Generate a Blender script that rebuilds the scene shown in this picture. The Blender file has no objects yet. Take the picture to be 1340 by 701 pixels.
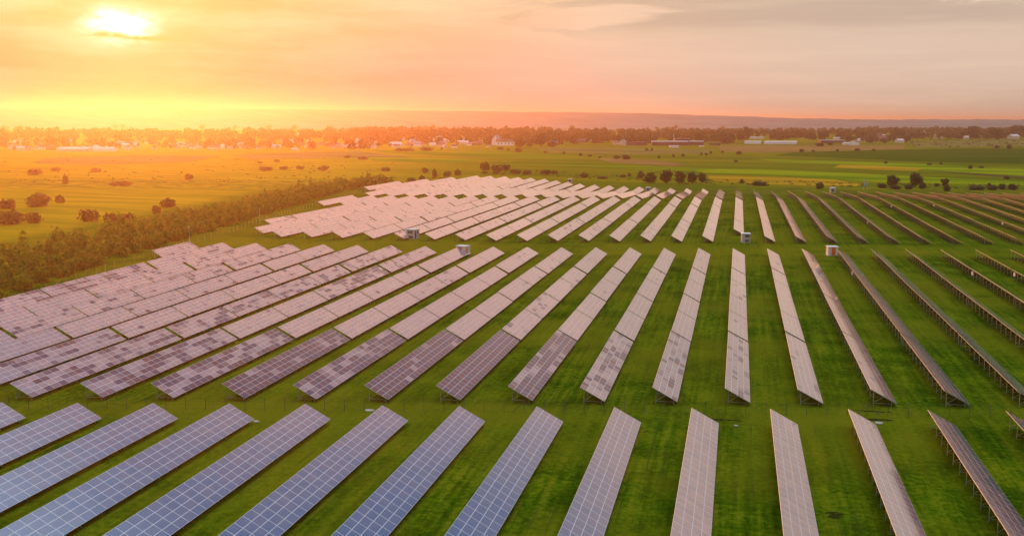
import bpy, math, random
import numpy as np
from mathutils import Vector, Matrix, Euler

# ------------------------------------------------------------------ camera, sky, sun, exposure
SC = bpy.context.scene
C = SC.collection
R = math.radians
F_PX, PITCH, ROLL, YAW, CAM_H = 1288.4794, -.1474, .0022, -.2246, 39.54

cam_d = bpy.data.cameras.new('camera')
cam = bpy.data.objects.new('camera', cam_d); C.objects.link(cam)
cam_d.sensor_width = 36; cam_d.sensor_fit = 'HORIZONTAL'; cam_d.lens = F_PX / 1340 * 36
cam_d.clip_start = .5; cam_d.clip_end = 60000
_cy, _sy, _cp, _sp = math.cos(YAW), math.sin(YAW), math.cos(PITCH), math.sin(PITCH)
RT = Vector((_cy, -_sy, 0)); HF = Vector((_sy, _cy, 0))
FW = HF * _cp + Vector((0, 0, _sp)); UP = -HF * _sp + Vector((0, 0, _cp))
RT2 = RT * math.cos(ROLL) + UP * math.sin(ROLL); UP2 = -RT * math.sin(ROLL) + UP * math.cos(ROLL)
M = Matrix((RT2, UP2, -FW)).transposed().to_4x4(); M.translation = (0, 0, CAM_H)
cam.matrix_world = M
SC.camera = cam

def ray(px, py):
    d = RT2 * (px - 670) + UP2 * (350.5 - py) + FW * F_PX
    return d.normalized()

SUN = ray(157, 34)
SUN_EL = math.asin(SUN.z); SUN_AZ = math.atan2(SUN.x, SUN.y)

SC.render.engine = 'CYCLES'
SC.cycles.use_denoising = True
SC.cycles.max_bounces = 6; SC.cycles.diffuse_bounces = 2; SC.cycles.glossy_bounces = 3
SC.cycles.transmission_bounces = 2; SC.cycles.volume_bounces = 0
SC.cycles.use_adaptive_sampling = False
SC.view_settings.view_transform = 'Standard'; SC.view_settings.look = 'None'
SC.view_settings.gamma = 1; SC.view_settings.exposure = 0.0
SC.view_settings.use_curve_mapping = False

class NT:
    """small node helper"""
    def __init__(s, tree): s.t = tree; s.t.nodes.clear()
    def n(s, kind, **kw):
        nd = s.t.nodes.new(kind)
        for k, v in kw.items(): setattr(nd, k, v)
        return nd
    def l(s, a, b): s.t.links.new(a, b)
    def put(s, sock, v):
        if isinstance(v, bpy.types.NodeSocket): s.l(v, sock)
        elif v is not None: sock.default_value = v
    def math(s, op, a, b=None, c=None, clamp=False):
        nd = s.n('ShaderNodeMath', operation=op, use_clamp=clamp)
        s.put(nd.inputs[0], a)
        if b is not None: s.put(nd.inputs[1], b)
        if c is not None: s.put(nd.inputs[2], c)
        return nd.outputs[0]
    def mix(s, f, a, b, blend='MIX'):
        nd = s.n('ShaderNodeMix', data_type='RGBA', blend_type=blend)
        s.put(nd.inputs[0], f)
        for sock, v in ((nd.inputs[6], a), (nd.inputs[7], b)):
            if isinstance(v, (tuple, list)) and len(v) == 3: v = (*v, 1)
            s.put(sock, v)
        return nd.outputs[2]
    def smooth(s, v, a, b, lo=0., hi=1.):
        nd = s.n('ShaderNodeMapRange', interpolation_type='SMOOTHSTEP')
        s.put(nd.inputs[0], v); s.put(nd.inputs[1], a); s.put(nd.inputs[2], b)
        nd.inputs[3].default_value = lo; nd.inputs[4].default_value = hi
        return nd.outputs[0]
    def noise(s, vec, scale, detail=4, rough=.55, out=0, dist=0.):
        nd = s.n('ShaderNodeTexNoise'); s.put(nd.inputs['Vector'], vec)
        nd.inputs['Scale'].default_value = scale; nd.inputs['Detail'].default_value = detail
        nd.inputs['Roughness'].default_value = rough; nd.inputs['Distortion'].default_value = dist
        return nd.outputs[out]
    def white(s, vec):
        nd = s.n('ShaderNodeTexWhiteNoise', noise_dimensions='3D'); s.put(nd.inputs['Vector'], vec)
        return nd.outputs[0]
    def sep(s, v):
        nd = s.n('ShaderNodeSeparateXYZ'); s.put(nd.inputs[0], v); return nd.outputs
    def comb(s, x=0, y=0, z=0):
        nd = s.n('ShaderNodeCombineXYZ')
        for i, v in enumerate((x, y, z)): s.put(nd.inputs[i], v)
        return nd.outputs[0]
    def vm(s, op, a, b=None, scale=None):
        nd = s.n('ShaderNodeVectorMath', operation=op); s.put(nd.inputs[0], a)
        if b is not None: s.put(nd.inputs[1], b)
        if scale is not None: s.put(nd.inputs[3], scale)
        return nd
    def ramp(s, fac, stops, interp='LINEAR'):
        nd = s.n('ShaderNodeValToRGB'); s.put(nd.inputs[0], fac); cr = nd.color_ramp; cr.interpolation = interp
        while len(cr.elements) < len(stops): cr.elements.new(.5)
        for e, (p, c) in zip(cr.elements, stops): e.position = p; e.color = (*c, 1)
        return nd.outputs[0]

# ---- sky
W = bpy.data.worlds.new('World'); SC.world = W; W.use_nodes = True
w = NT(W.node_tree)
wo = w.n('ShaderNodeOutputWorld')
tc = w.n('ShaderNodeTexCoord').outputs['Generated']
dn = w.vm('NORMALIZE', tc).outputs[0]
dx, dy, dz = w.sep(dn)
ca = w.vm('DOT_PRODUCT', dn, tuple(SUN)).outputs['Value']
cpos = w.math('MAXIMUM', ca, 0.)
base = w.ramp(w.math('MAXIMUM', dz, 0.), [
    (0.0, (.60, .45, .34)), (.04, (.82, .57, .43)), (.12, (.93, .64, .475)), (.27, (1.0, .61, .44)),
    (.35, (.46, .42, .47)), (.44, (.18, .30, .50)), (.62, (.14, .30, .56)), (.72, (.9, 1.05, 1.3)), (1., (1.7, 1.85, 2.1))])
rose = w.math('MULTIPLY', w.smooth(ca, .67, .80), w.math('MULTIPLY', w.smooth(dz, .2, .3), w.smooth(dz, .85, .68)))
base = w.mix(rose, base, (1.02, .56, .43))
cool = w.smooth(ca, .97, .78)
base = w.mix(w.math('MULTIPLY', cool, .75), base, w.mix(1., base, (.80, .93, 1.0), 'MULTIPLY'))
az = w.math('ARCTAN2', dx, dy)
# clouds: banks stretched along the horizon, heavier away from the sun
cv = w.comb(w.math('MULTIPLY', az, 3.6), w.math('MULTIPLY', dz, 24.), 1.7)
cn = w.noise(cv, 1.0, 7, .58, dist=.5)
cth = w.math('ADD', cn, w.math('MULTIPLY', w.smooth(az, -.24, .12), .15))
cm = w.smooth(cth, .53, .61)
cm = w.math('MULTIPLY', cm, w.smooth(dz, .072, .098))
cm = w.math('MULTIPLY', cm, w.smooth(ca, .985, .93))
cm = w.math('MULTIPLY', cm, w.smooth(dz, .30, .16))
base = w.mix(w.math('MULTIPLY', cm, .72), base, (.50, .39, .315))
lv = w.comb(w.math('MULTIPLY', az, 6.), w.math('MULTIPLY', dz, 75.), 4.)
ln = w.smooth(w.noise(lv, 1., 5, .55), .40, .68)
base = w.mix(w.math('MULTIPLY', ln, .16), base, (1.0, .82, .58))
cn2 = w.noise(w.comb(w.math('MULTIPLY', az, 6.), w.math('MULTIPLY', dz, 30.), 9.), 1., 5, .55)
yel = w.mix(w.smooth(cn2, .35, .65), (.42, .06, .07), (.50, .15, .15))
yel2 = w.mix(w.smooth(cn2, .35, .65), (.80, .46, .12), (.98, .68, .30))
yel = w.mix(w.smooth(dz, .015, .115), yel, yel2)
base = w.mix(w.math('MINIMUM', w.math('MULTIPLY', w.math('POWER', cpos, 14.), .85), 1.), base, yel)
# sun seen through a thin bank: a soft wide oval, cut below by a dark streak of cloud
def blob(a0, z0, wa, wz):
    qa = w.math('DIVIDE', w.math('SUBTRACT', az, SUN_AZ + a0), wa); qz = w.math('DIVIDE', w.math('SUBTRACT', dz, SUN.z + z0), wz)
    return w.math('EXPONENT', w.math('MULTIPLY', w.math('ADD', w.math('MULTIPLY', qa, qa), w.math('MULTIPLY', qz, qz)), -1.))
core = w.math('MULTIPLY', blob(0, .001, .0215, .0115), w.math('MULTIPLY_ADD', w.smooth(w.noise(w.comb(w.math('MULTIPLY', az, 45.), w.math('MULTIPLY', dz, 110.), 5.), 1., 4, .6), .3, .7), 2.6, .6))
halo = w.math('MULTIPLY', w.math('POWER', cpos, 320.), .22)
cs = w.comb(w.math('ADD', core, halo), w.math('ADD', core, w.math('MULTIPLY', halo, .8)), w.math('ADD', core, w.math('MULTIPLY', halo, .4)))
base = w.mix(1., base, cs, 'ADD')
stn = w.noise(w.comb(w.math('MULTIPLY', az, 60.), w.math('MULTIPLY', dz, 200.), 2.), 1., 4, .6)
stk = w.math('MULTIPLY', w.math('ADD', w.math('ADD', blob(-.010, -.0085, .018, .0030), blob(.020, -.0105, .020, .0024)), w.math('MULTIPLY', blob(.011, .0105, .006, .0026), .7), clamp=True), w.smooth(stn, .15, .5))
base = w.mix(w.math('MULTIPLY', stk, .96), base, (.80, .50, .10))
nis = w.n('ShaderNodeTexSky'); nis.sky_type = 'NISHITA'; nis.sun_disc = False
nis.sun_elevation = SUN_EL; nis.sun_rotation = SUN_AZ; nis.air_density = 1.5; nis.dust_density = 3
b1 = w.n('ShaderNodeBackground'); w.l(base, b1.inputs[0]); b1.inputs[1].default_value = 1.0
b2 = w.n('ShaderNodeBackground'); w.l(nis.outputs[0], b2.inputs[0]); b2.inputs[1].default_value = .002
ad = w.n('ShaderNodeAddShader'); w.l(b1.outputs[0], ad.inputs[0]); w.l(b2.outputs[0], ad.inputs[1])
w.l(ad.outputs[0], wo.inputs[0])

# ---- sun lamp
sd = bpy.data.lights.new('sun', 'SUN'); so = bpy.data.objects.new('sun', sd); C.objects.link(so)
sd.energy = 5.0; sd.color = (1.0, .29, .07); sd.angle = R(2.0)
so.rotation_euler = (-SUN).to_track_quat('-Z', 'Y').to_euler(); so.location = (0, 0, 300)

HAZE_DENSITY = 1.2e-4
HAZE_G = .76

# ------------------------------------------------------------------ helpers
random.seed(7); rng = np.random.default_rng(7)

def tag(o, label=None, cat=None, group=None, kind=None):
    if label: o['label'] = label
    if cat: o['category'] = cat
    if group: o['group'] = group
    if kind: o['kind'] = kind
    return o

def link(name, me, parent=None, loc=None, rotz=0):
    o = bpy.data.objects.new(name, me); C.objects.link(o)
    if parent: o.parent = parent
    if loc is not None: o.location = loc
    if rotz: o.rotation_euler.z = rotz
    return o

class MB:
    """collects faces for one mesh"""
    def __init__(s): s.v = []; s.f = []; s.m = []; s.uv = {}
    def quad(s, a, b, c, d, mi=0, uv=None):
        i = len(s.v); s.v += [tuple(a), tuple(b), tuple(c), tuple(d)]; s.f.append((i, i+1, i+2, i+3)); s.m.append(mi)
        if uv: s.uv[len(s.f)-1] = uv
    def poly(s, pts, mi=0):
        i = len(s.v); s.v += [tuple(p) for p in pts]; s.f.append(tuple(range(i, i+len(pts)))); s.m.append(mi)
    def box(s, x0, x1, y0, y1, z0, z1, mi=0):
        i = len(s.v)
        s.v += [(x0,y0,z0),(x1,y0,z0),(x1,y1,z0),(x0,y1,z0),(x0,y0,z1),(x1,y0,z1),(x1,y1,z1),(x0,y1,z1)]
        for q in ((0,3,2,1),(4,5,6,7),(0,1,5,4),(1,2,6,5),(2,3,7,6),(3,0,4,7)):
            s.f.append(tuple(i+k for k in q)); s.m.append(mi)
    def bar(s, a, b, r, n=4, mi=0, r2=None):
        a, b = Vector(a), Vector(b); d = (b-a).normalized(); r2 = r if r2 is None else r2
        h = Vector((0,0,1)) if abs(d.z) < .9 else Vector((0,1,0))
        u = d.cross(h).normalized(); vv = d.cross(u)
        i = len(s.v)
        for p, rr in ((a, r), (b, r2)):
            for k in range(n):
                t = 2*math.pi*(k+.5)/n; s.v.append(tuple(p + u*math.cos(t)*rr + vv*math.sin(t)*rr))
        for k in range(n):
            k2 = (k+1) % n; s.f.append((i+k, i+k2, i+n+k2, i+n+k)); s.m.append(mi)
        s.f.append(tuple(i+k for k in range(n))[::-1]); s.m.append(mi)
        s.f.append(tuple(i+n+k for k in range(n))); s.m.append(mi)
    def mesh(s, name, mats, smooth=False):
        me = bpy.data.meshes.new(name); me.from_pydata(s.v, [], s.f)
        for m in (mats if isinstance(mats, (list, tuple)) else [mats]): me.materials.append(m)
        me.polygons.foreach_set('material_index', s.m)
        if s.uv:
            ul = me.uv_layers.new(name='UVMap')
            for fi, uvs in s.uv.items():
                for li, t in zip(me.polygons[fi].loop_indices, uvs): ul.data[li].uv = t
        if smooth: me.polygons.foreach_set('use_smooth', [True]*len(s.f))
        me.update(); return me

def sm(a): a = min(1., max(0., a)); return a*a*(3-2*a)
SH, XM, XF = .2043, -.717, -4.798      # stagger of the row ends, row offsets
WX, ZL, ZH = 3.537, .60, 2.468         # table: run, low edge, high edge

def T(x, y):
    """terrain height"""
    yp = y - SH*x
    z = -3.5*sm((yp-512)/95)*(.15+.85*sm((x+190)/120))
    if yp > 690: z = z + (-3.5-z)*sm((yp-690)/120)
    t = min(1.3, max(0., (-80-x)/80))
    if t > 0:
        a = -.6 + 1.7*min(1., max(0., (yp-170)/120)); a *= 1-sm((yp-330)/120)
        z += t*a*sm((260+x)/60)
    r = math.hypot(x, y)
    z += 13*sm((r-1500)/1900) - 10*sm((r-3600)/1500)
    return z

def at(px, py):
    """where the line of sight through a photo point meets the terrain"""
    d = ray(px, py); t = 60.
    zg = 0.
    for _ in range(40):
        t2 = (zg-CAM_H)/d.z if d.z < -1e-4 else 9000
        t2 = min(t2, 9000.)
        p = d*t2; zn = T(p.x, p.y)
        if abs(zn-zg) < .005: break
        zg = zg + (zn-zg)*.6
    return Vector((p.x, p.y, T(p.x, p.y))), t2

def ppm(dist): return F_PX/dist         # photo pixels per metre at a distance

# ------------------------------------------------------------------ materials
def principled(name, col, rough=.8, metal=0, spec=.5):
    m = bpy.data.materials.new(name); m.use_nodes = True
    t = NT(m.node_tree); o = t.n('ShaderNodeOutputMaterial'); p = t.n('ShaderNodeBsdfPrincipled')
    t.l(p.outputs[0], o.inputs[0])
    p.inputs['Roughness'].default_value = rough; p.inputs['Metallic'].default_value = metal
    p.inputs['Specular IOR Level'].default_value = spec
    if col is not None: p.inputs['Base Color'].default_value = (*col, 1)
    return m, t, p

def simple(name, col, rough=.8, metal=0, var=.25, scale=2., spec=.4):
    m, t, p = principled(name, None, rough, metal, spec)
    tcn = t.n('ShaderNodeTexCoord').outputs['Object']
    n = t.noise(tcn, scale, 5, .6)
    oi = t.n('ShaderNodeObjectInfo').outputs['Random']
    k = t.math('ADD', t.math('MULTIPLY', n, var*2), t.math('MULTIPLY_ADD', oi, var*.6, 1-var*1.3))
    cc = t.vm('SCALE', tuple(col), scale=k).outputs[0]
    t.l(cc, p.inputs['Base Color'])
    return m

def make_panel_mat():
    m, t, p = principled('photovoltaic_glass', None, .12)
    uv = t.n('ShaderNodeUVMap').outputs[0]
    u, v, _ = t.sep(uv)
    fu = t.math('FRACT', u); fv = t.math('FRACT', v)
    eu = t.math('MINIMUM', fu, t.math('SUBTRACT', 1., fu)); ev = t.math('MINIMUM', fv, t.math('SUBTRACT', 1., fv))
    frame = t.math('MAXIMUM', t.math('LESS_THAN', eu, .036), t.math('LESS_THAN', ev, .022))
    oi = t.n('ShaderNodeObjectInfo').outputs['Random']
    iu, iv = t.math('FLOOR', u), t.math('FLOOR', v)
    cid = t.comb(iu, iv, t.math('MULTIPLY', oi, 91.7))
    wn = t.n('ShaderNodeTexWhiteNoise', noise_dimensions='3D'); t.l(cid, wn.inputs[0])
    r1 = wn.outputs[0]; rc = wn.outputs[1]
    patch = t.noise(t.comb(t.math('MULTIPLY', iu, .8), t.math('MULTIPLY', iv, .35), t.math('MULTIPLY', oi, 57.)), 1., 2, .5)
    at_ = t.n('ShaderNodeAttribute', attribute_type='OBJECT', attribute_name='dark_share').outputs['Fac']
    th = t.math('SUBTRACT', .98, t.math('MULTIPLY', at_, .72))
    dk = t.smooth(t.math('SUBTRACT', t.math('ADD', patch, t.math('MULTIPLY', r1, .12)), th), -.07, .06)      # module batches of darker cells
    # fine cell grid inside the module (6 x 10 cells)
    gu = t.math('FRACT', t.math('MULTIPLY', fu, 6.)); gv = t.math('FRACT', t.math('MULTIPLY', fv, 10.))
    gl = t.math('MAXIMUM', t.math('LESS_THAN', gu, .06), t.math('LESS_THAN', gv, .05))
    cell = t.mix(dk, (.012, .044, .125), (.075, .014, .030))
    cell = t.mix(t.math('MULTIPLY', r1, .35), cell, (.012, .050, .14))
    cell = t.mix(t.math('MULTIPLY', gl, .18), cell, (.35, .36, .38))
    dust_sky = t.noise(t.n('ShaderNodeTexCoord').outputs['Object'], .6, 5, .6)
    du = t.n('ShaderNodeAttribute', attribute_type='OBJECT', attribute_name='dust_sky_share').outputs['Fac']
    dust_skyf = t.math('MULTIPLY', t.smooth(dust_sky, .1, .8), t.math('MULTIPLY', du, t.math('SUBTRACT', 1.6, t.math('MULTIPLY', dk, 1.35))))
    cell = t.mix(dust_skyf, cell, (.54, .28, .21))  # dust, pinked so its colour also stands in for reflected warm sky
    col = t.mix(frame, cell, (.50, .47, .46))
    t.l(col, p.inputs['Base Color'])
    p.inputs['IOR'].default_value = 2.2
    p.inputs['Coat Weight'].default_value = .75; p.inputs['Coat IOR'].default_value = 1.7; p.inputs['Coat Roughness'].default_value = .06
    ro = t.math('MULTIPLY_ADD', dust_sky, .12, .10)
    ro = t.math('ADD', ro, t.math('MULTIPLY', frame, .35))
    t.l(ro, p.inputs['Roughness'])
    sp = t.math('SUBTRACT', .62, t.math('MULTIPLY', dk, .50)); t.l(sp, p.inputs['Specular IOR Level'])
    t.l(t.math('SUBTRACT', .85, t.math('MULTIPLY', dk, .70)), p.inputs['Coat Weight'])
    # each module sits at a very slightly different angle
    geo = t.n('ShaderNodeNewGeometry').outputs['Normal']
    off = t.vm('SCALE', t.vm('SUBTRACT', rc, (.5, .5, .5)).outputs[0], scale=.018).outputs[0]
    nn = t.vm('NORMALIZE', t.vm('ADD', geo, off).outputs[0]).outputs[0]
    t.l(nn, p.inputs['Normal'])
    return m

M_PANEL = make_panel_mat()
M_ALU = simple('aluminium_frame', (.34, .42, .30), .55, .1, .15)
M_BACK = simple('white_backsheet', (.42, .42, .40), .6, 0, .15)
M_STEEL = simple('galvanised_steel', (.27, .33, .25), .6, .2, .25)
M_WHITE = simple('white_plaster', (.62, .57, .50), .8, 0, .12)
M_GREYW = simple('grey_render', (.44, .41, .37), .85, 0, .15)
M_ORANGE = simple('orange_paint', (.78, .15, .015), .5, 0, .12)
M_DARK = simple('dark_louvre', (.03, .026, .024), .6, 0, .3)
M_ROOFC = simple('concrete_roof', (.66, .63, .56), .85, 0, .15)
M_INV = simple('inverter_casing', (.60, .62, .62), .45, 0, .1)
M_WOODP = simple('fence_post_grey', (.055, .055, .045), .8, 0, .3)
M_POSTY = simple('fence_post_pale', (.30, .27, .16), .8, 0, .3)
M_WIRE = simple('fence_wire', (.10, .10, .08), .6, .5, .2)
M_CONC = simple('pale_concrete', (.42, .38, .30), .9, 0, .25)

def foliage_mat(name, dark, light, trans=.25):
    m, t, p = principled(name, None, .7, 0, .2)
    g = t.n('ShaderNodeNewGeometry'); oi = t.n('ShaderNodeObjectInfo').outputs['Random']
    n = t.noise(t.n('ShaderNodeTexCoord').outputs['Object'], .35, 3, .6)
    f = t.math('ADD', t.math('MULTIPLY', g.outputs['Random Per Island'], .55), t.math('MULTIPLY', t.smooth(n, .3, .7), .45))
    c1 = t.mix(f, dark, light)
    c1 = t.vm('SCALE', c1, scale=t.math('MULTIPLY_ADD', oi, .5, .75)).outputs[0]
    t.l(c1, p.inputs['Base Color'])
    tr = t.n('ShaderNodeBsdfTranslucent'); t.l(t.vm('SCALE', c1, scale=1.5).outputs[0], tr.inputs[0])
    mx = t.n('ShaderNodeMixShader'); mx.inputs[0].default_value = trans
    t.l(p.outputs[0], mx.inputs[1]); t.l(tr.outputs[0], mx.inputs[2])
    t.l(mx.outputs[0], [n_ for n_ in t.t.nodes if n_.type == 'OUTPUT_MATERIAL'][0].inputs[0])
    return m
M_LEAF = foliage_mat('leaf_deep_green', (.018, .036, .008), (.060, .090, .018))
M_LEAF2 = foliage_mat('leaf_olive', (.035, .042, .010), (.105, .105, .022))
M_LEAF3 = foliage_mat('leaf_scrub', (.055, .045, .012), (.17, .135, .02), .55)
M_HEDGE = foliage_mat('leaf_hedge', (.042, .080, .004), (.165, .200, .010), .5)
M_BARK = simple('bark', (.09, .065, .045), .9, 0, .3)

def make_ground_mat():
    m, t, p = principled('grassland', None, 1., 0, 0.)
    pos = t.n('ShaderNodeTexCoord').outputs['Object']
    x, y, z = t.sep(pos)
    yp = t.math('SUBTRACT', y, t.math('MULTIPLY', x, SH))
    n0 = t.noise(pos, .022, 4, .6); n1 = t.noise(pos, .11, 5, .65); n2 = t.noise(pos, 1.3, 5, .7); n3 = t.noise(pos, 4.5, 3, .7)
    # mown lanes: streaks along the rows
    st = t.noise(t.comb(t.math('MULTIPLY', x, 1.1), t.math('MULTIPLY', y, .035), 0.), 1., 4, .6)
    st2 = t.noise(t.comb(t.math('MULTIPLY', x, .35), t.math('MULTIPLY', y, .02), 3.), 1., 3, .5)
    a = t.math('ADD', t.math('ADD', t.math('MULTIPLY', n1, .45), t.math('MULTIPLY', n2, .52)), t.math('MULTIPLY', st, .36))
    farm = t.ramp(t.smooth(a, .50, .85), [(0, (.010, .034, .001)), (.35, (.038, .088, .001)), (.7, (.094, .142, .003)), (1., (.18, .185, .007))])
    # drier, yellower grass in irregular patches and in the lanes between blocks
    lane = t.math('MAXIMUM', t.smooth(t.math('ABSOLUTE', t.math('SUBTRACT', yp, 315.)), 17., 9.), t.smooth(t.math('ABSOLUTE', t.math('SUBTRACT', yp, 133.5)), 6., 3.))
    dry = t.math('MULTIPLY', t.smooth(n0, .40, .62), .70)
    dry = t.math('ADD', dry, t.math('MULTIPLY', lane, .30), clamp=True)
    dry = t.math('ADD', dry, t.math('MULTIPLY', t.smooth(st2, .5, .75), .45), clamp=True)
    farm = t.mix(dry, farm, t.mix(n2, (.095, .115, .004), (.185, .178, .006)))
    off = t.math('MULTIPLY', t.math('LESS_THAN', yp, 134.), (XM-XF)/10)
    uu = t.math('FRACT', t.math('ADD', t.math('DIVIDE', t.math('SUBTRACT', x, XM), 10.), off))
    wob = t.math('MULTIPLY_ADD', t.noise(t.comb(t.math('MULTIPLY', x, .05), t.math('MULTIPLY', y, .03), 8.), 1., 3, .5), .08, -.04)
    uu = t.math('ADD', uu, wob)
    def line(c, wd): return t.smooth(t.math('ABSOLUTE', t.math('SUBTRACT', uu, c)), wd, wd*.3)
    tracks = t.math('MULTIPLY', t.math('MAXIMUM', line(.58, .022), line(.76, .022)), t.smooth(t.noise(pos, .06, 4, .6), .45, .65))
    drip = t.math('MULTIPLY', line(.375, .035), t.smooth(t.noise(pos, .16, 4, .65), .40, .62))
    inrow = t.math('SUBTRACT', 1., lane, clamp=True)
    farm = t.mix(t.math('MULTIPLY', t.math('MULTIPLY', tracks, inrow), .55), farm, (.060, .062, .010))
    farm = t.mix(t.math('MULTIPLY', t.math('MULTIPLY', drip, inrow), .55), farm, (.20, .165, .010))
    farm = t.mix(t.math('MULTIPLY', t.smooth(n3, .52, .66), .45), farm, (.020, .040, .002))
    bare = t.math('MULTIPLY', t.smooth(n1, .66, .74), t.smooth(n2, .45, .62))
    farm = t.mix(t.math('MULTIPLY', bare, .75), farm, (.050, .040, .022))
    # open country: narrow strip fields
    A = -.20
    s = t.math('ADD', t.math('MULTIPLY', x, math.sin(A)*-1), t.math('MULTIPLY', y, math.cos(A)))
    q = t.math('ADD', t.math('MULTIPLY', x, math.cos(A)), t.math('MULTIPLY', y, math.sin(A)))
    s = t.math('ADD', s, t.math('MULTIPLY', t.noise(pos, .004, 2, .5), 90.))
    si = t.math('FLOOR', t.math('DIVIDE', s, 38.)); qi = t.math('FLOOR', t.math('DIVIDE', t.math('ADD', q, t.math('MULTIPLY', t.white(t.comb(si, 0., 0.)), 900.)), 420.))
    r = t.white(t.comb(si, qi, 2.))
    strip = t.ramp(r, [(0, (.035, .090, .001)), (.25, (.075, .145, .002)), (.5, (.130, .170, .002)), (.72, (.190, .190, .003)), (.9, (.040, .095, .001)), (1., (.24, .20, .006))])
    fn = t.noise(t.comb(t.math('MULTIPLY', q, .01), t.math('MULTIPLY', s, .08), 0.), 1., 5, .6)
    meadow = t.mix(t.smooth(t.noise(pos, .012, 5, .6), .35, .65), (.085, .130, .002), (.165, .175, .003))
    wild = t.mix(t.math('MULTIPLY', t.smooth(fn, .35, .65), .5), t.mix(.70, meadow, strip), (.105, .110, .006))
    wild = t.mix(t.math('MULTIPLY', t.smooth(t.math('ADD', x, t.math('MULTIPLY', y, .22)), 20., -190.), .8), wild, t.mix(t.smooth(fn, .3, .7), (.20, .17, .004), (.40, .30, .008)))  # left meadow: dry yellow grass, with sunset glow painted into its colour
    wild = t.mix(t.math('MULTIPLY', t.smooth(n2, .55, .7), .4), wild, (.050, .065, .012))
    # the scrubby rough ground just beyond the arrays
    edge = t.smooth(yp, 640., 690.)
    left = t.smooth(t.math('ADD', x, t.math('MULTIPLY', y, .12)), -190., -215.)
    out = t.math('MAXIMUM', t.smooth(yp, 600., 625.), left, clamp=True)
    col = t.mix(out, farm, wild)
    rough_ = t.math('MULTIPLY', t.smooth(t.math('ABSOLUTE', t.math('SUBTRACT', yp, 640.)), 70., 25.), t.smooth(n1, .4, .6))
    col = t.mix(t.math('MULTIPLY', rough_, .6), col, (.050, .060, .012))
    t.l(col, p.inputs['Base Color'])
    bp = t.n('ShaderNodeBump'); bp.inputs['Strength'].default_value = .9; bp.inputs['Distance'].default_value = .25
    hgt = t.math('ADD', t.math('MULTIPLY', n2, .7), t.math('MULTIPLY', n3, .5)); t.l(hgt, bp.inputs['Height'])
    t.l(bp.outputs[0], p.inputs['Normal'])
    return m
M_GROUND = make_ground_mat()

def field_mat(name, a, b):
    m, t, p = principled(name, None, 1., 0, 0.)
    pos = t.n('ShaderNodeTexCoord').outputs['Object']
    x, y, z = t.sep(pos)
    A = -.16
    sx = t.math('ADD', t.math('MULTIPLY', x, -math.sin(A)), t.math('MULTIPLY', y, math.cos(A)))
    qx = t.math('ADD', t.math('MULTIPLY', x, math.cos(A)), t.math('MULTIPLY', y, math.sin(A)))
    n = t.noise(t.comb(t.math('MULTIPLY', qx, .0035), t.math('MULTIPLY', sx, .024), 0.), 1., 4, .62)
    n2 = t.noise(pos, .25, 5, .65)
    f = t.smooth(t.math('ADD', t.math('MULTIPLY', n, .8), t.math('MULTIPLY', n2, .2)), .40, .60)
    t.l(t.mix(f, a, b), p.inputs['Base Color'])
    return m

# ------------------------------------------------------------------ ground
def axis(lo, hi, step, far_lo, far_hi):
    a = list(np.arange(lo, hi+1, step)); d = step
    v = hi
    while v < far_hi: d *= 1.18; v += d; a.append(v)
    d = step; v = lo
    while v > far_lo: d *= 1.18; v -= d; a.insert(0, v)
    return a
def make_ground():
    xs = axis(-330, 230, 7, -16000, 16000); ys = axis(40, 860, 7, -3000, 17000)
    nx = len(xs)
    vs = [(x, y, T(x, y)) for y in ys for x in xs]
    fs = [(j*nx+i, j*nx+i+1, (j+1)*nx+i+1, (j+1)*nx+i) for j in range(len(ys)-1) for i in range(nx-1)]
    me = bpy.data.meshes.new('ground'); me.from_pydata(vs, [], fs); me.materials.append(M_GROUND)
    me.polygons.foreach_set('use_smooth', [True]*len(fs)); me.update()
    o = link('ground', me); tag(o, kind='structure')
make_ground()

def field(pts, mat, lift=.06):
    """a strip of crop: outline given in photo points, laid on the terrain"""
    P = [at(*p)[0] for p in pts]
    c = sum(P, Vector())/len(P)
    # subdivided fan so that it follows the ground
    vs, fs = [c + Vector((0, 0, lift))], []
    ring = []
    for i, a in enumerate(P):
        b = P[(i+1) % len(P)]
        for k in range(6): ring.append(a.lerp(b, k/6))
    rows = 6; n = len(ring)
    for r in range(1, rows+1):
        for q in ring:
            s = c.lerp(q, r/rows); vs.append(Vector((s.x, s.y, T(s.x, s.y)+lift)))
    for i in range(n):
        fs.append((0, 1+i, 1+(i+1) % n))
        for r in range(rows-1):
            a = 1+r*n; b = a+n; fs.append((a+i, b+i, b+(i+1) % n, a+(i+1) % n))
    me = bpy.data.meshes.new('field'); me.from_pydata([tuple(v) for v in vs], [], fs); me.materials.append(mat); me.update()
    tag(link('field', me), kind='structure')
F_OCH = field_mat('ripe_crop', (.26, .165, .008), (.42, .26, .012))
F_STB = field_mat('stubble', (.16, .105, .028), (.25, .165, .045))
F_DGR = field_mat('dark_crop', (.012, .060, .001), (.030, .095, .001))
F_YGR = field_mat('yellow_green_crop', (.080, .160, .002), (.215, .260, .004))
F_GRN = field_mat('green_crop', (.042, .105, .001), (.130, .200, .003))
F_BRN = field_mat('brown_strip', (.050, .055, .014), (.080, .075, .020))
F_PAL = field_mat('pale_meadow', (.10, .115, .025), (.17, .165, .040))
field([(926,229), (1010,231), (1090,235), (1128,241), (1120,244), (1060,243), (990,241), (930,237)], F_OCH, .10)
field([(780,207), (850,209), (905,216), (880,218), (800,213)], F_STB, .10)
field([(938,191), (1040,190.5), (1186,190), (1182,195), (1080,198), (1000,200), (945,199)], F_STB, .10)
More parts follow.
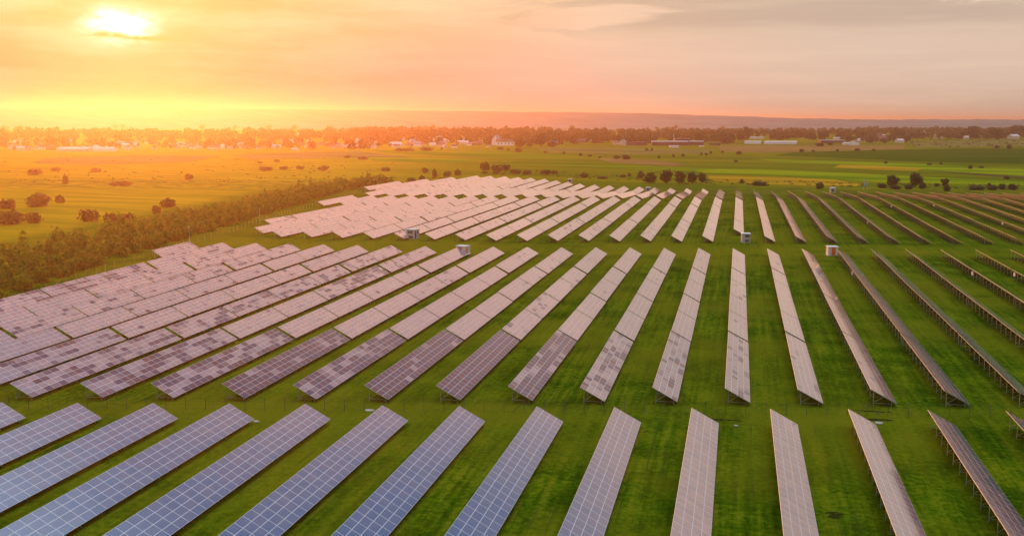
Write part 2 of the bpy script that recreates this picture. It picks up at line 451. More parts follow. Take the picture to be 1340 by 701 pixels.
field([(1040,199.5), (1110,197.5), (1190,195.5), (1340,193.5), (1420,194), (1420,217), (1340,215), (1210,212), (1100,207), (1010,203.5)], F_DGR, .08)
field([(990,208), (1100,211), (1210,215), (1340,221), (1420,225), (1420,234), (1340,230), (1215,224), (1130,216), (1020,212)], F_YGR, .06)
field([(1100,215.5), (1150,217), (1206,220.5), (1200,224), (1150,222.5), (1090,219.5)], F_OCH, .11)
field([(1210,223), (1280,227), (1340,231), (1420,236), (1420,239), (1340,234), (1270,229)], F_BRN, .12)
field([(900,221), (1000,221.5), (1100,226), (1340,238), (1420,243), (1340,243), (1150,238), (1020,230), (920,226)], F_YGR, .07)
field([(480,196), (570,198), (660,203), (760,209), (700,209), (600,204.5), (500,200)], F_GRN, .08)
field([(560,199), (640,197.5), (720,202), (770,206), (700,205)], F_YGR, .09)
field([(640,212), (740,213), (860,218), (940,221), (900,224), (760,219), (660,216)], F_GRN, .08)
field([(480,206), (560,207), (640,210), (580,213), (490,211)], F_YGR, .09)
field([(300,203), (400,199), (470,198), (540,206), (430,207), (330,208)], F_PAL, .08)
field([(60,207), (180,203), (290,204), (250,212), (120,216), (40,214)], F_PAL, .08)
field([(1190,186), (1260,183.5), (1340,182), (1420,183), (1420,192), (1330,191.5), (1200,193)], F_PAL, .10)
field([(700,193), (800,194), (930,196), (930,201), (820,202), (720,199)], F_PAL, .07)

# hills on the horizon
M_HILL = field_mat('hazed_hill', (.115, .15, .14), (.17, .21, .19))  # pale grey-green: part of the distance haze is put into the colour
def hill(prof, dist, depth, name='hill'):
    """prof: list of (photo x, photo y of the crest); a ridge with front and back slopes"""
    xs = np.linspace(prof[0][0], prof[-1][0], 160)
    ys = np.interp(xs, [p[0] for p in prof], [p[1] for p in prof])
    vs, fs = [], []
    prof_t = [(-1., 0.), (-.7, .22), (-.4, .55), (-.15, .9), (0, 1.), (.5, .6), (1., 0.)]
    for i, (px, py) in enumerate(zip(xs, ys)):
        d = ray(px, py); hh = math.hypot(d.x, d.y); ux, uy = d.x/hh, d.y/hh
        top = CAM_H + d.z/hh*dist + 1.2*math.sin(i*.9)*math.sin(i*.37) + rng.normal(0, .35)
        for tt, k in prof_t:
            dd = dist + tt*depth; vs.append((ux*dd, uy*dd, -2 + (top+2)*k - (4 if k == 0 else 0)))
    n = len(prof_t)
    for i in range(len(xs)-1):
        for k in range(n-1): fs.append((i*n+k, (i+1)*n+k, (i+1)*n+k+1, i*n+k+1))
    me = bpy.data.meshes.new(name); me.from_pydata(vs, [], fs); me.materials.append(M_HILL)
    me.polygons.foreach_set('use_smooth', [True]*len(fs)); me.update()
    tag(link(name, me), kind='structure')
hill([(-260,143), (0,141), (250,141.5), (430,143.5), (650,146), (830,148), (960,152), (1100,157), (1250,160)], 4700, 600)
hill([(500,158), (700,155), (900,152.5), (1050,155), (1200,158)], 4300, 350)
hill([(640,161), (860,158.5), (1000,157.2), (1200,156.5), (1340,156.5), (1600,157)], 4300, 500)
hill([(-260,158), (0,156), (200,155), (420,157), (700,161)], 4100, 350)

# ------------------------------------------------------------------ solar tables
_mesh_cache = {}
MOD = 1.65
def panel_mesh(segs):
    """segs: (y0, y1) slabs along the row; modules four up the slope"""
    key = ('p',)+tuple(segs)
    if key in _mesh_cache: return _mesh_cache[key]
    b = MB(); th = .045
    nrm = Vector((ZH-ZL, 0, WX)).normalized()
    for y0, y1 in segs:
        n = max(1, round((y1-y0)/MOD))
        A, B = Vector((0, y0, ZH)), Vector((WX, y0, ZL)); Cc, D = Vector((WX, y1, ZL)), Vector((0, y1, ZH))
        o = round(y0*7) % 50
        b.quad(A, B, Cc, D, 0, [(0, o), (4, o), (4, o+n), (0, o+n)])
        a2, b2, c2, d2 = (q - nrm*th for q in (A, B, Cc, D))
        b.quad(d2, c2, b2, a2, 2)
        for p, q, p2, q2 in ((A, D, a2, d2), (B, A, b2, a2), (Cc, B, c2, b2), (D, Cc, d2, c2)): b.quad(p, q, q2, p2, 1)
    me = b.mesh('panel_array', [M_PANEL, M_ALU, M_BACK]); _mesh_cache[key] = me
    return me
def zt(x): return ZH + (ZL-ZH)*x/WX - .10
def rail_mesh(L):
    key = ('r', L)
    if key in _mesh_cache: return _mesh_cache[key]
    b = MB()
    for x in (.35, 1.25, 2.2, 3.15):
        z = zt(x)+.0
        b.box(x-.03, x+.03, .05, L-.05, z-.04, z+.035)
    me = b.mesh('purlin_rail', M_STEEL); _mesh_cache[key] = me; return me
def trestle_mesh():
    b = MB()
    b.box(.44, .52, -.04, .04, -.3, zt(.48)-.06)
    b.box(2.92, 3.00, -.04, .04, -.3, zt(2.96)-.06)
    b.bar((.1, 0, zt(.1)-.10), (3.4, 0, zt(3.4)-.10), .05)
    b.bar((.48, .05, .34), (2.96, .05, .34), .035)
    b.bar((.50, .05, .40), (1.85, .05, zt(1.85)-.14), .035)
    return b.mesh('trestle_leg', M_STEEL)
ME_TRESTLE = trestle_mesh()

ORD = ['zeroth', 'first', 'second', 'third', 'fourth', 'fifth', 'sixth', 'seventh', 'eighth', 'ninth', 'tenth', 'eleventh', 'twelfth',
       'thirteenth', 'fourteenth', 'fifteenth', 'sixteenth', 'seventeenth', 'eighteenth', 'nineteenth', 'twentieth']
CARD = ['zero', 'one', 'two', 'three', 'four', 'five', 'six', 'seven', 'eight', 'nine', 'ten', 'eleven', 'twelve', 'thirteen', 'fourteen',
        'fifteen', 'sixteen', 'seventeen', 'eighteen', 'nineteen', 'twenty', 'twentyone', 'twentytwo']

def solar_table(x, yp0, L, segs, label, group, spacing, dark=.15, dust_sky=.56):
    """x: left (high) edge; yp0: near end in sheared row coordinates"""
    y0 = yp0 + SH*x
    za, zb = T(x+1.8, y0), T(x+1.8, y0+L)
    e = bpy.data.objects.new('solar_table', None); C.objects.link(e); e.empty_display_size = .5
    j = random.uniform(-.06, .06)
    e.location = (x, y0, za + j)
    e.rotation_euler = (math.atan2(zb-za, L), random.uniform(-.006, .006), random.uniform(-.0012, .0012))
    tag(e, label, 'solar panels', group)
    pa = link('panel_array', panel_mesh(segs), e); pa['dark_share'] = dark; pa['dust_sky_share'] = dust_sky*random.uniform(.75, 1.25)
    link('purlin_rail', rail_mesh(L), e)
    n = max(2, int(round((L-1.2)/spacing))+1)
    for i in range(n):
        link('trestle_leg', ME_TRESTLE, e, (0, .6 + (L-1.2)*i/(n-1), 0))
    return e

def rowword(k, what):
    if k == 0: return 'in line with the ' + what
    return '%s row%s %s of the %s' % (CARD[abs(k)], '' if abs(k) == 1 else 's', 'left' if k < 0 else 'right', what)

# foreground block
for k in range(-10, 6):
    x = XF + 10*k
    n = k + 11
    lab = 'foreground solar table, %s row from the left edge' % ORD[n]
    solar_table(x, 69.0, 59.4, ((0, 59.4),), lab + ', reaching the fence', 'solar tables in the foreground', 3.48, .12, .34 if k in (0, 1, 2) else .09)
# middle block
MID = [(138.3, 39.1, ((0, 39.1),), 'by the fence'), (178.4, 39.6, ((0, 19.7), (20.1, 39.4)), 'second from the fence'),
       (218.3, 39.7, ((0, 20.8), (21.2, 39.5)), 'third from the fence'), (259.2, 39.6, ((0, 19.9), (20.2, 39.5)), 'by the grass lane')]
for k in range(-16, 9):
    for i, (y, L, sg, where) in enumerate(MID):
        if k == -16 and i < 3: continue
        if k < -13 and i == 0: continue
        if k == -16: y, L, sg = 279., 19.8, ((0, 19.8),)
        if k > 6 and i == 0: continue
        if k == 8 and i == 1: continue
        solar_table(XM+10*k, y, L, sg, 'middle-block solar table %s, %s' % (where, rowword(k-3, 'right orange-doored kiosk')), 'solar tables in the middle block', 3.5,
                    {-11: .5, -10: .55, -9: .58, -8: .62, -7: .78, -6: .66, -5: .84, -4: .95, -3: .72, -2: .56, -1: .50, 0: .46, 1: .4}.get(k, .34) if i == 0 else random.uniform(.34, .56) if k < -8 else random.uniform(.14, .38), .16 if i == 0 else .40)
# far block: far end of every row
def far_end(k):
    pts = [(-23, 600), (-21, 640), (-19, 690), (-18, 716), (-16, 714), (-13, 700), (-10, 662), (-7, 645), (-4, 630), (-2, 622), (0, 614), (3, 607), (8, 598), (18, 585)]
    return float(np.interp(k, [p[0] for p in pts], [p[1] for p in pts]))
START = {-15: 331, -16: 340, -17: 369, -18: 452, -19: 452, -20: 566, -21: 580, 0: 353}
far_specs = []
for k in range(-21, 19):
    s = START.get(k, 331); e = far_end(k)
    hole = 526.5 if k <= -10 else 515.5 if k > -3 else 518
    pieces = [(s, 390.6, 'nearest section'), (391.8, 464.6, 'second section'), (465.8, 508.5, 'third section'), (hole, e, 'farthest section')]
    if e - hole > 105: pieces[3:] = [(hole, hole+80, 'fourth section'), (hole+80.6, e, 'farthest section')]
    for a, b_, where in pieces:
        a = max(a, s)
        if b_ - a < 14: continue
        L = round((b_-a)/MOD)*MOD
        sg = ((0, L),)
        if where == 'nearest section' and a == 331: sg = ((0, 29.7), (30.35, L))
        elif L > 60: h = round(L/2/MOD)*MOD; sg = ((0, h), (h+.55, L))
        solar_table(XM+10*k, a, L, sg, 'far-block solar table, %s, %s' % (where, rowword(k, 'right grey kiosk')), 'solar tables in the far block', 3.4 if k >= -2 else 7., random.uniform(.2, .42), .8)

# ------------------------------------------------------------------ kiosks, inverters, poles, fences
def kiosk(loc, rz, w_, d_, h_, wallm, label, front, side=None, roof_over=.18):
    e = bpy.data.objects.new('transformer_kiosk', None); C.objects.link(e); e.location = loc; e.rotation_euler.z = rz
    tag(e, label, 'kiosk', 'transformer kiosks along the grass lanes')
    b = MB(); b.box(-w_/2, w_/2, -d_/2, d_/2, 0, h_); link('wall', b.mesh('wall', wallm), e)
    b = MB(); b.box(-w_/2-.12, w_/2+.12, -d_/2-.12, d_/2+.12, -.4, .12); link('base', b.mesh('base', M_CONC), e)
    b = MB(); o = roof_over; t_ = .16
    b.box(-w_/2-o, w_/2+o, -d_/2-o, d_/2+o, h_+.002, h_+t_)
    i = len(b.v)
    b.v += [(-w_/2-o, -d_/2-o, h_+t_+.002), (w_/2+o, -d_/2-o, h_+t_+.002), (w_/2+o, d_/2+o, h_+t_+.002), (-w_/2-o, d_/2+o, h_+t_+.002), (-w_/4, 0, h_+t_+.22), (w_/4, 0, h_+t_+.22)]
    for q in ((0, 1, 5, 4), (1, 2, 5), (2, 3, 4, 5), (3, 0, 4)): b.f.append(tuple(i+k for k in q)); b.m.append(0)
    link('roof', b.mesh('roof', M_ROOFC), e)
    for kind, x0, x1, z0, z1, mt in front:
        b = MB(); b.box(x0, x1, -d_/2-.05, -d_/2-.003, z0, z1, 0); o2 = link(kind, b.mesh(kind, mt), e)
        if kind == 'door':
            b = MB(); b.box(x1-.16, x1-.10, -d_/2-.10, -d_/2-.052, 1.0, 1.14); link('handle', b.mesh('handle', M_STEEL), o2)
        else:
            b = MB()
            for s_ in range(5):
                zz = z0 + (z1-z0)*(s_+.5)/5; b.box(x0+.04, x1-.04, -d_/2-.08, -d_/2-.052, zz-.03, zz+.02)
            link('slat', b.mesh('slat', M_STEEL), o2)
    for kind, y0, y1, z0, z1, mt in (side or []):
        b = MB(); b.box(w_/2+.003, w_/2+.05, y0, y1, z0, z1, 0); link(kind, b.mesh(kind, mt), e)
    return e
p, _ = at(540, 312); kiosk(p, R(-14), 3.4, 3.0, 3.1, M_GREYW, 'pale grey kiosk with dark louvres standing before the far-left panels', [('louvre', -1.0, 1.0, 1.75, 2.75, M_DARK), ('louvre', -1.0, 1.0, .25, 1.1, M_DARK)], [('door', -1.2, -.5, .15, 2.7, M_DARK), ('vent', .2, .9, 1.7, 2.6, M_DARK)])
p, _ = at(606, 333.5); kiosk(p, R(-18), 3.2, 2.7, 2.7, M_WHITE, 'white kiosk with orange door half hidden behind a solar table', [('door', -.9, .5, .15, 2.5, M_ORANGE)], [('vent', -.9, -.1, .4, 2.3, M_ORANGE)])
p, _ = at(975.5, 317); kiosk(p, R(6), 2.7, 2.7, 2.9, M_GREYW, 'right grey kiosk with two stacked dark louvres at the head-on row', [('louvre', -.35, 1.1, 1.75, 2.75, M_DARK), ('louvre', -.35, 1.1, .25, 1.1, M_DARK)])
p, _ = at(1088.5, 334); kiosk(p, R(10), 2.9, 2.6, 2.6, M_WHITE, 'freestanding white kiosk with bright orange door at right of the lane', [('door', -.45, .65, .15, 2.55, M_ORANGE)])
p, _ = at(1089.5, 252); kiosk(p, R(0), 3.2, 3.0, 3.0, M_GREYW, 'small grey kiosk at the far fence below the round bush', [('louvre', -.8, .8, .6, 2.2, M_DARK)])
p, _ = at(848, 250.5); kiosk(p, R(0), 2.8, 2.4, 2.4, M_GREYW, 'pale kiosk at the far edge of the panels below the tree clump', [('louvre', -.8, .8, .6, 2.2, M_DARK)])
p, _ = at(746, 239); kiosk(p, R(0), 2.7, 2.4, 2.3, M_GREYW, 'small pale kiosk behind the sawtooth far edge of the panels', [('louvre', -.8, .8, .6, 2.2, M_DARK)])

# inverters hung under the high edge of right-hand tables (x: row index, photo height of the cabinet)
def on_row(k, py, xo=XM):
    x = xo+10*k; lo, hi = 60., 640.
    for _ in range(50):
        mid = (lo+hi)/2; v = Vector((x, mid, 1.5 + T(x, mid)-CAM_H)); cz = v.dot(FW); yy = 350.5 - v.dot(UP2)/cz*F_PX
        if yy > py: lo = mid
        else: hi = mid
    return x, lo
for k, py, lab in ((3, 356.5, 'white inverter box under the table right of the orange-doored kiosk'),
                   (6, 357, 'white inverter box under the third table row from the right frame edge'), (7, 358.5, 'white inverter box under the table nearest the right frame edge'),
                   (6, 445, 'pale inverter box low under the right-edge table row'),
                   (5, 290.5, 'small pale inverter box under a far-block row beyond the right lane'), (7, 269.5, 'small pale inverter box high in the far block near the far fence'),
                   (9, 268.5, 'small inverter box second from the far fence at right'), (10, 292, 'small inverter box under the far-block row at the right edge')):
    x, y = on_row(k, py)
    e = bpy.data.objects.new('inverter_box', None); C.objects.link(e); e.location = (x+.24, y, T(x, y)); tag(e, lab, 'inverter', 'inverter boxes hung under the tables')
    b = MB(); b.box(-.16, .16, -.55, .55, .95, 1.75); link('casing', b.mesh('casing', M_INV), e)
    b = MB(); b.box(-.20, .20, -.60, .60, 1.752, 1.80); link('lid', b.mesh('lid', M_INV), e)

def pole(px, py, h_, label):
    p, d = at(px, py); e = bpy.data.objects.new('lamp_pole', None); C.objects.link(e); e.location = p; tag(e, label, 'pole', 'tall poles along the left fence')
    b = MB(); b.bar((0, 0, -.3), (0, 0, h_), .09, 8, 0, .055); link('shaft', b.mesh('shaft', M_CONC), e)
    b = MB(); b.box(-.30, .30, -.12, .12, h_+.002, h_+.24); link('lamp_head', b.mesh('lamp_head', M_CONC), e)
    b = MB(); b.box(-.2, .2, -.32, -.10, .8, 1.35); link('control_box', b.mesh('control_box', M_CONC), e)
pole(248.5, 326, 6.6, 'tall pale lamp pole beside the left hedge above the panels')
pole(494, 247, 6.5, 'thin pale pole at the far end of the hedge')
pole(340, 292, 5.5, 'short pale pole midway along the hedge fence')

def fence(line, step, postm, hp, label, brace=(), ww=.05, wires=4):
    e = bpy.data.objects.new('wire_fence', None); C.objects.link(e); e.location = (line[0][0], line[0][1], T(*line[0][:2])); tag(e, label, 'fence')
    o = Vector(e.location); pm = MB(); pm.bar((0, 0, -.3), (0, 0, hp), ww, 6); pme = pm.mesh('post', postm)
    P = []
    for (x0, y0), (x1, y1) in zip(line[:-1], line[1:]):
        n = max(1, int(math.hypot(x1-x0, y1-y0)/step))
        for i in range(n): P.append((x0+(x1-x0)*i/n, y0+(y1-y0)*i/n))
    P.append(line[-1])
    P = [Vector((x, y, T(x, y))) - o for x, y in P]
    for q in P[:100]: link('post', pme, e, q)
    b = MB()
    for a, c in zip(P[:-1], P[1:]):
        for k in range(wires):
            z = hp*(k+.7)/wires; b.bar(a+Vector((0, 0, z)), c+Vector((0, 0, z)), .009, 3)
    link('wire_mesh', b.mesh('wire_mesh', M_WIRE), e)
    for i in brace:
        if i < len(P):
            b = MB(); d = (P[min(i+1, len(P)-1)]-P[i]).normalized()
            b.bar(P[i]+Vector((0, 0, hp*.85)), P[i]+d*1.7, .04, 5); b.bar(P[i]+Vector((0, 0, hp*.85)), P[i]-d*1.7, .04, 5)
            link('brace', b.mesh('brace', postm), e)
def shx(x, yp): return (x, yp+SH*x)
fence([shx(-130, 133.6), shx(75, 133.6)], 2.75, M_WOODP, 1.9, 'dark wire fence with thin posts between foreground and middle panels', (38, 55, 68), .036)
lf = [(-40, 414), (0, 402), (60, 381.5), (100, 367), (150, 350.5), (200, 334.5), (250, 320), (300, 305), (340, 291.5), (380, 279), (420, 267), (460, 256), (492, 247.5)]
LF = [tuple(at(*q)[0][:2]) for q in lf]
fence(LF, 4.6, M_POSTY, 1.8, 'pale wire fence running beside the left hedge', (), .055)
fence([shx(-40, 634), shx(20, 622), shx(180, 604)], 4.5, M_WOODP, 1.7, 'thin wire fence closing the far edge of the solar farm')

# two-pole transformer mast beyond the far fence
p, d = at(1132.5, 249)
e = bpy.data.objects.new('transformer_mast', None); C.objects.link(e); e.location = p; tag(e, 'blue-grey two-pole transformer mast beyond the far fence', 'mast')
M_BLUE = simple('weathered_blue_paint', (.20, .34, .36), .6, 0, .2)
b = MB(); b.bar((-1.1, 0, -.3), (-1.1, 0, 6.3), .14, 8); link('pole', b.mesh('pole', M_CONC), e)
b = MB(); b.bar((1.1, 0, -.3), (1.1, 0, 6.3), .14, 8); link('pole', b.mesh('pole', M_CONC), e)
b = MB(); b.box(-1.7, 1.7, -.12, .12, 6.31, 6.6); b.box(-1.4, 1.4, -.5, .5, 2.55, 2.75); link('crossarm', b.mesh('crossarm', M_BLUE), e)
b = MB(); b.box(-.95, .95, -.6, .6, 2.76, 4.8)
for i in range(7): b.box(-.9+i*.27, -.82+i*.27, -.74, -.605, 2.9, 4.6)
link('transformer_tank', b.mesh('transformer_tank', M_BLUE), e)

# small pale slabs and bare soil by the fence
for px, py, w_, lab in ((335, 551.5, .9, 'small pale concrete slab at the fence, end of a foreground table'), (483, 537, 1.4, 'long pale concrete slab lying in the grass by the fence'), (1150, 553.5, 1.1, 'pale slab beside dark soil at the right fence'), (963, 557, .6, 'small pale slab in the grass below the central fence')):
    p, _ = at(px, py); b = MB()
    n = 9; top = [(w_*(.5+.12*math.sin(i*2.3))*math.cos(i/n*6.283), w_*.32*(1+.2*math.sin(i*3.1))*math.sin(i/n*6.283), .12) for i in range(n)]
    b.poly(top); bot = [(x*1.05, y*1.05, -.1) for x, y, _z in top]
    for i in range(n): b.quad(top[i], bot[i], bot[(i+1) % n], top[(i+1) % n])
    tag(link('concrete_slab', b.mesh('concrete_slab', M_CONC), None, p), lab, 'slab', 'pale slabs near the fence')
M_SOIL = simple('damp_soil', (.030, .034, .006), 1., 0, .5, 1.2, 0.)
for px, py, rx, ry in ((940, 549, 2.6, .5), (1150, 549, 2.2, .5), (1090, 674, .7, 1.2), (1140, 538, 1.8, .3)):
    p, _ = at(px, py); b = MB()
    for j in range(26):
        cx, cy = random.gauss(0, rx*.45), random.gauss(0, ry*.45); r = random.uniform(.08, .34); n = 9; f0 = random.uniform(0, 6)
        b.poly([(cx + r*1.5*math.cos(i/n*6.283)*(1+.4*math.sin(i*2.7+f0)), cy + r*.7*math.sin(i/n*6.283)*(1+.4*math.sin(i*1.9+f0)), .012+.0007*j) for i in range(n)])
    tag(link('soil', b.mesh('soil', M_SOIL), None, p), kind='structure')

# ------------------------------------------------------------------ trees, bushes, hedge
def leaf_cloud(lobes, n, size, seed, flat=.0):
    """many small leaf sprays through the lobes; returns vertex and face arrays"""
    g = np.random.default_rng(seed)
    L = np.array(lobes, float)                                   # x y z rx ry rz
    wgt = L[:, 3]*L[:, 4]*L[:, 5]; wgt = wgt**.7; wgt /= wgt.sum()
    idx = g.choice(len(L), n, p=wgt)
    d = g.normal(size=(n, 3)); d /= np.linalg.norm(d, axis=1)[:, None]
    rr = g.uniform(.25, 1., n)**.45
    c = L[idx, :3] + d*rr[:, None]*L[idx, 3:6]*g.uniform(.8, 1.14, (n, 1))
    a = g.normal(size=(n, 3)) + d*.3; a /= np.linalg.norm(a, axis=1)[:, None]
    t = np.cross(a, g.normal(size=(n, 3))); t /= np.linalg.norm(t, axis=1)[:, None]
    u = np.cross(a, t); s = size*g.uniform(.6, 1.4, (n, 1))
    v = np.stack([c - t*s - u*s*.6, c + t*s*.8 - u*s*.8, c + t*s + u*s*.5, c - t*s*.6 + u*s], 1)
    return v.reshape(-1, 3)

def np_mesh(name, verts, mats, midx=None):
    n = len(verts)//4
    me = bpy.data.meshes.new(name); me.vertices.add(len(verts)); me.vertices.foreach_set('co', verts.astype(np.float32).ravel())
    me.loops.add(n*4); me.loops.foreach_set('vertex_index', np.arange(n*4, dtype=np.int32))
    me.polygons.add(n); me.polygons.foreach_set('loop_start', np.arange(0, n*4, 4, dtype=np.int32))
    for m in mats: me.materials.append(m)
    if midx is not None: me.polygons.foreach_set('material_index', midx)
    me.update(calc_edges=True); me.validate(); return me

def tree_lobes(seed, kind):
    g = random.Random(seed); out = []
    if kind == 'tree':          # unit height 1, crown from .18 to 1
        out.append((0, 0, .54, .29, .29, .40)); out.append((0, 0, .28, .26, .26, .20))
        for i in range(9):
            a = g.uniform(0, 6.28); r = g.uniform(.12, .32); z = g.uniform(.22, .86); q = g.uniform(.11, .19)
            out.append((r*math.cos(a), r*math.sin(a), z, q, q, q*g.uniform(.8, 1.2)))
    elif kind == 'poplar':
        for i in range(6):
            z = .2+i*.14; q = .13*(1-abs(z-.5)*.9); out.append((g.uniform(-.03, .03), g.uniform(-.03, .03), z, q, q, .14))
    elif kind == 'belt':        # village trees: crowns down to the undergrowth
        out.append((0, 0, .5, .33, .33, .46)); out.append((g.uniform(-.1, .1), 0, .16, .42, .36, .2))
        for i in range(7):
            a = g.uniform(0, 6.28); r = g.uniform(.15, .38); z = g.uniform(.2, .84); q = g.uniform(.12, .2)
            out.append((r*math.cos(a), r*math.sin(a), z, q, q, q))
    else:                       # bush: wide and low
        for i in range(6):
            a = g.uniform(0, 6.28); r = g.uniform(.0, .5); q = g.uniform(.3, .5)
            out.append((r*math.cos(a), r*math.sin(a), q*.9*g.uniform(.8, 1.1), q, q, q*.95))
    return out

def trunk_mesh(seed, h, name='trunk'):
    g = random.Random(seed); b = MB()
    b.bar((0, 0, -.02*h), (0, 0, .42*h), .028*h, 7, 0, .017*h)
    b.bar((0, 0, .41*h), (g.uniform(-.04, .04)*h, g.uniform(-.04, .04)*h, .8*h), .017*h, 6, 0, .005*h)
    for i in range(5):
        a = g.uniform(0, 6.28); z = g.uniform(.25, .5)*h; r = g.uniform(.14, .25)*h
        b.bar((0, 0, z), (r*math.cos(a), r*math.sin(a), z+r*.8), .011*h, 5, 0, .004*h)
    return b.mesh(name, M_BARK)
TREES = {}
for kind, nv in (('tree', 5), ('poplar', 2), ('bush', 4), ('belt', 5)):
    for i in range(nv):
        TREES[kind, i] = leaf_cloud(tree_lobes(i*17+len(kind), kind), {'tree': 1000, 'poplar': 500, 'bush': 520, 'belt': 520}[kind], {'tree': .034, 'poplar': .034, 'bush': .075, 'belt': .062}[kind], i+3)
_cm = {}
def crown_mesh(kind, i, mat):
    key = (kind, i, mat.name)
    if key not in _cm: _cm[key] = np_mesh('crown', TREES[kind, i], [mat])
    return _cm[key]
_tm = [trunk_mesh(i, 1.) for i in range(3)]
def tree(p, h, wf, label, group, mat=None, kind='tree', name=None, one=False):
    mat = mat or M_LEAF; i = random.randrange({'tree': 5, 'poplar': 2, 'bush': 4, 'belt': 5}[kind])
    nm = name or {'tree': 'broadleaf_tree', 'belt': 'broadleaf_tree', 'poplar': 'slender_tree', 'bush': 'bush'}[kind]
    rz = random.uniform(0, 6.28)
    if kind == 'bush' or one:
        o = link(nm, crown_mesh(kind, i, mat), None, p, rz); o.scale = (h*wf, h*wf, h)
        tag(o, label, 'bush' if kind == 'bush' else 'tree', group); return o
    e = bpy.data.objects.new(nm, None); C.objects.link(e); e.location = p; e.rotation_euler.z = rz; e.scale = (h*wf, h*wf, h)
    tag(e, label, 'tree', group)
    link('crown', crown_mesh(kind, i, mat), e); link('trunk', random.choice(_tm), e)
    return e

def px_tree(px, pyb, hpx, wpx, label, group, mat=None, kind='tree', **kw):
    p, d = at(px, pyb); k = d/F_PX
    h = hpx*k; wd = wpx*k
    wf = wd/h/(.78 if kind == 'tree' else .3 if kind == 'poplar' else 1.7)
    return tree(p, h/(1. if kind != 'bush' else .95), wf, label, group, mat, kind, **kw)

# near clumps beyond the arrays
G1 = 'trees and bushes just beyond the far fence'
for px, pb, hh, ww, lab in ((838, 234, 10, 12, 'leftmost small tree of the dark clump beyond the panels'), (850, 240, 14, 22, 'low wide tree at left of the dark clump'),
        (872, 241, 21, 19, 'tallest tree of the dark clump beyond the central panels'), (889, 241, 17, 18, 'rounded tree in the middle of the dark clump'),
        (905, 240.5, 17, 17, 'dark tree second from right in the clump'), (919, 240, 15, 13, 'compact tree at the right end of the dark clump')):
    px_tree(px, pb, hh, ww, lab, G1)
for px, pb, hh, ww, lab in ((1167, 245, 17, 19, 'left large dark tree behind the right-hand panel rows'), (1197, 245, 20, 18, 'taller dark tree behind the right-hand panel rows'),
        (1236, 245, 11, 10, 'slim dark tree right of the two large ones')):
    px_tree(px, pb, hh, ww, lab, G1)
for px, pb, hh, ww, lab in ((1153, 246, 7, 15, 'grey-green bush left of the large right-hand tree'), (1170, 247.5, 6, 16, 'low bush at the foot of the left large tree'),
        (1190, 247.5, 7, 15, 'low bush at the foot of the taller tree'), (1206, 247, 9, 11, 'rounded bush right of the taller tree'), (1240, 250.5, 9, 12, 'dark round bush below the slim tree'),
        (1071, 247, 8.5, 12, 'dark round bush at the end of the ochre field'), (970, 240, 6, 7, 'small dark bush at the central far fence'), (994, 243, 6, 30, 'low spreading green bush patch by the far fence'),
        (1226, 244, 4, 7, 'tiny bush beside the slim dark tree'),
        (1275, 248.5, 5.5, 22, 'low dark bush strip near the right edge, left piece'), (1297, 248.5, 6.5, 18, 'low dark bush strip near the right edge, middle piece'), (1311, 248, 9, 8, 'upright dark bush near the right frame edge'),
        (1326, 248.5, 8, 15, 'dark bush at the right frame edge'), (1294, 243.5, 4.5, 6, 'tiny dark bush above the right bush strip'),
        (765, 232.5, 7, 16, 'brown-green bush above the sawtooth panels'), (790, 234, 4, 18, 'low bush patch right of the brown-green bush'), (724, 227.5, 5, 13, 'small bush left of the brown-green bush'),
        (815, 232, 4, 10, 'small low bush left of the dark clump'), (824, 231, 5, 6, 'tiny bush left of the dark clump')):
    px_tree(px, pb, hh, ww, lab, G1, M_LEAF if px > 830 else M_LEAF2, 'bush')
G2 = 'bushes scattered over the open fields'
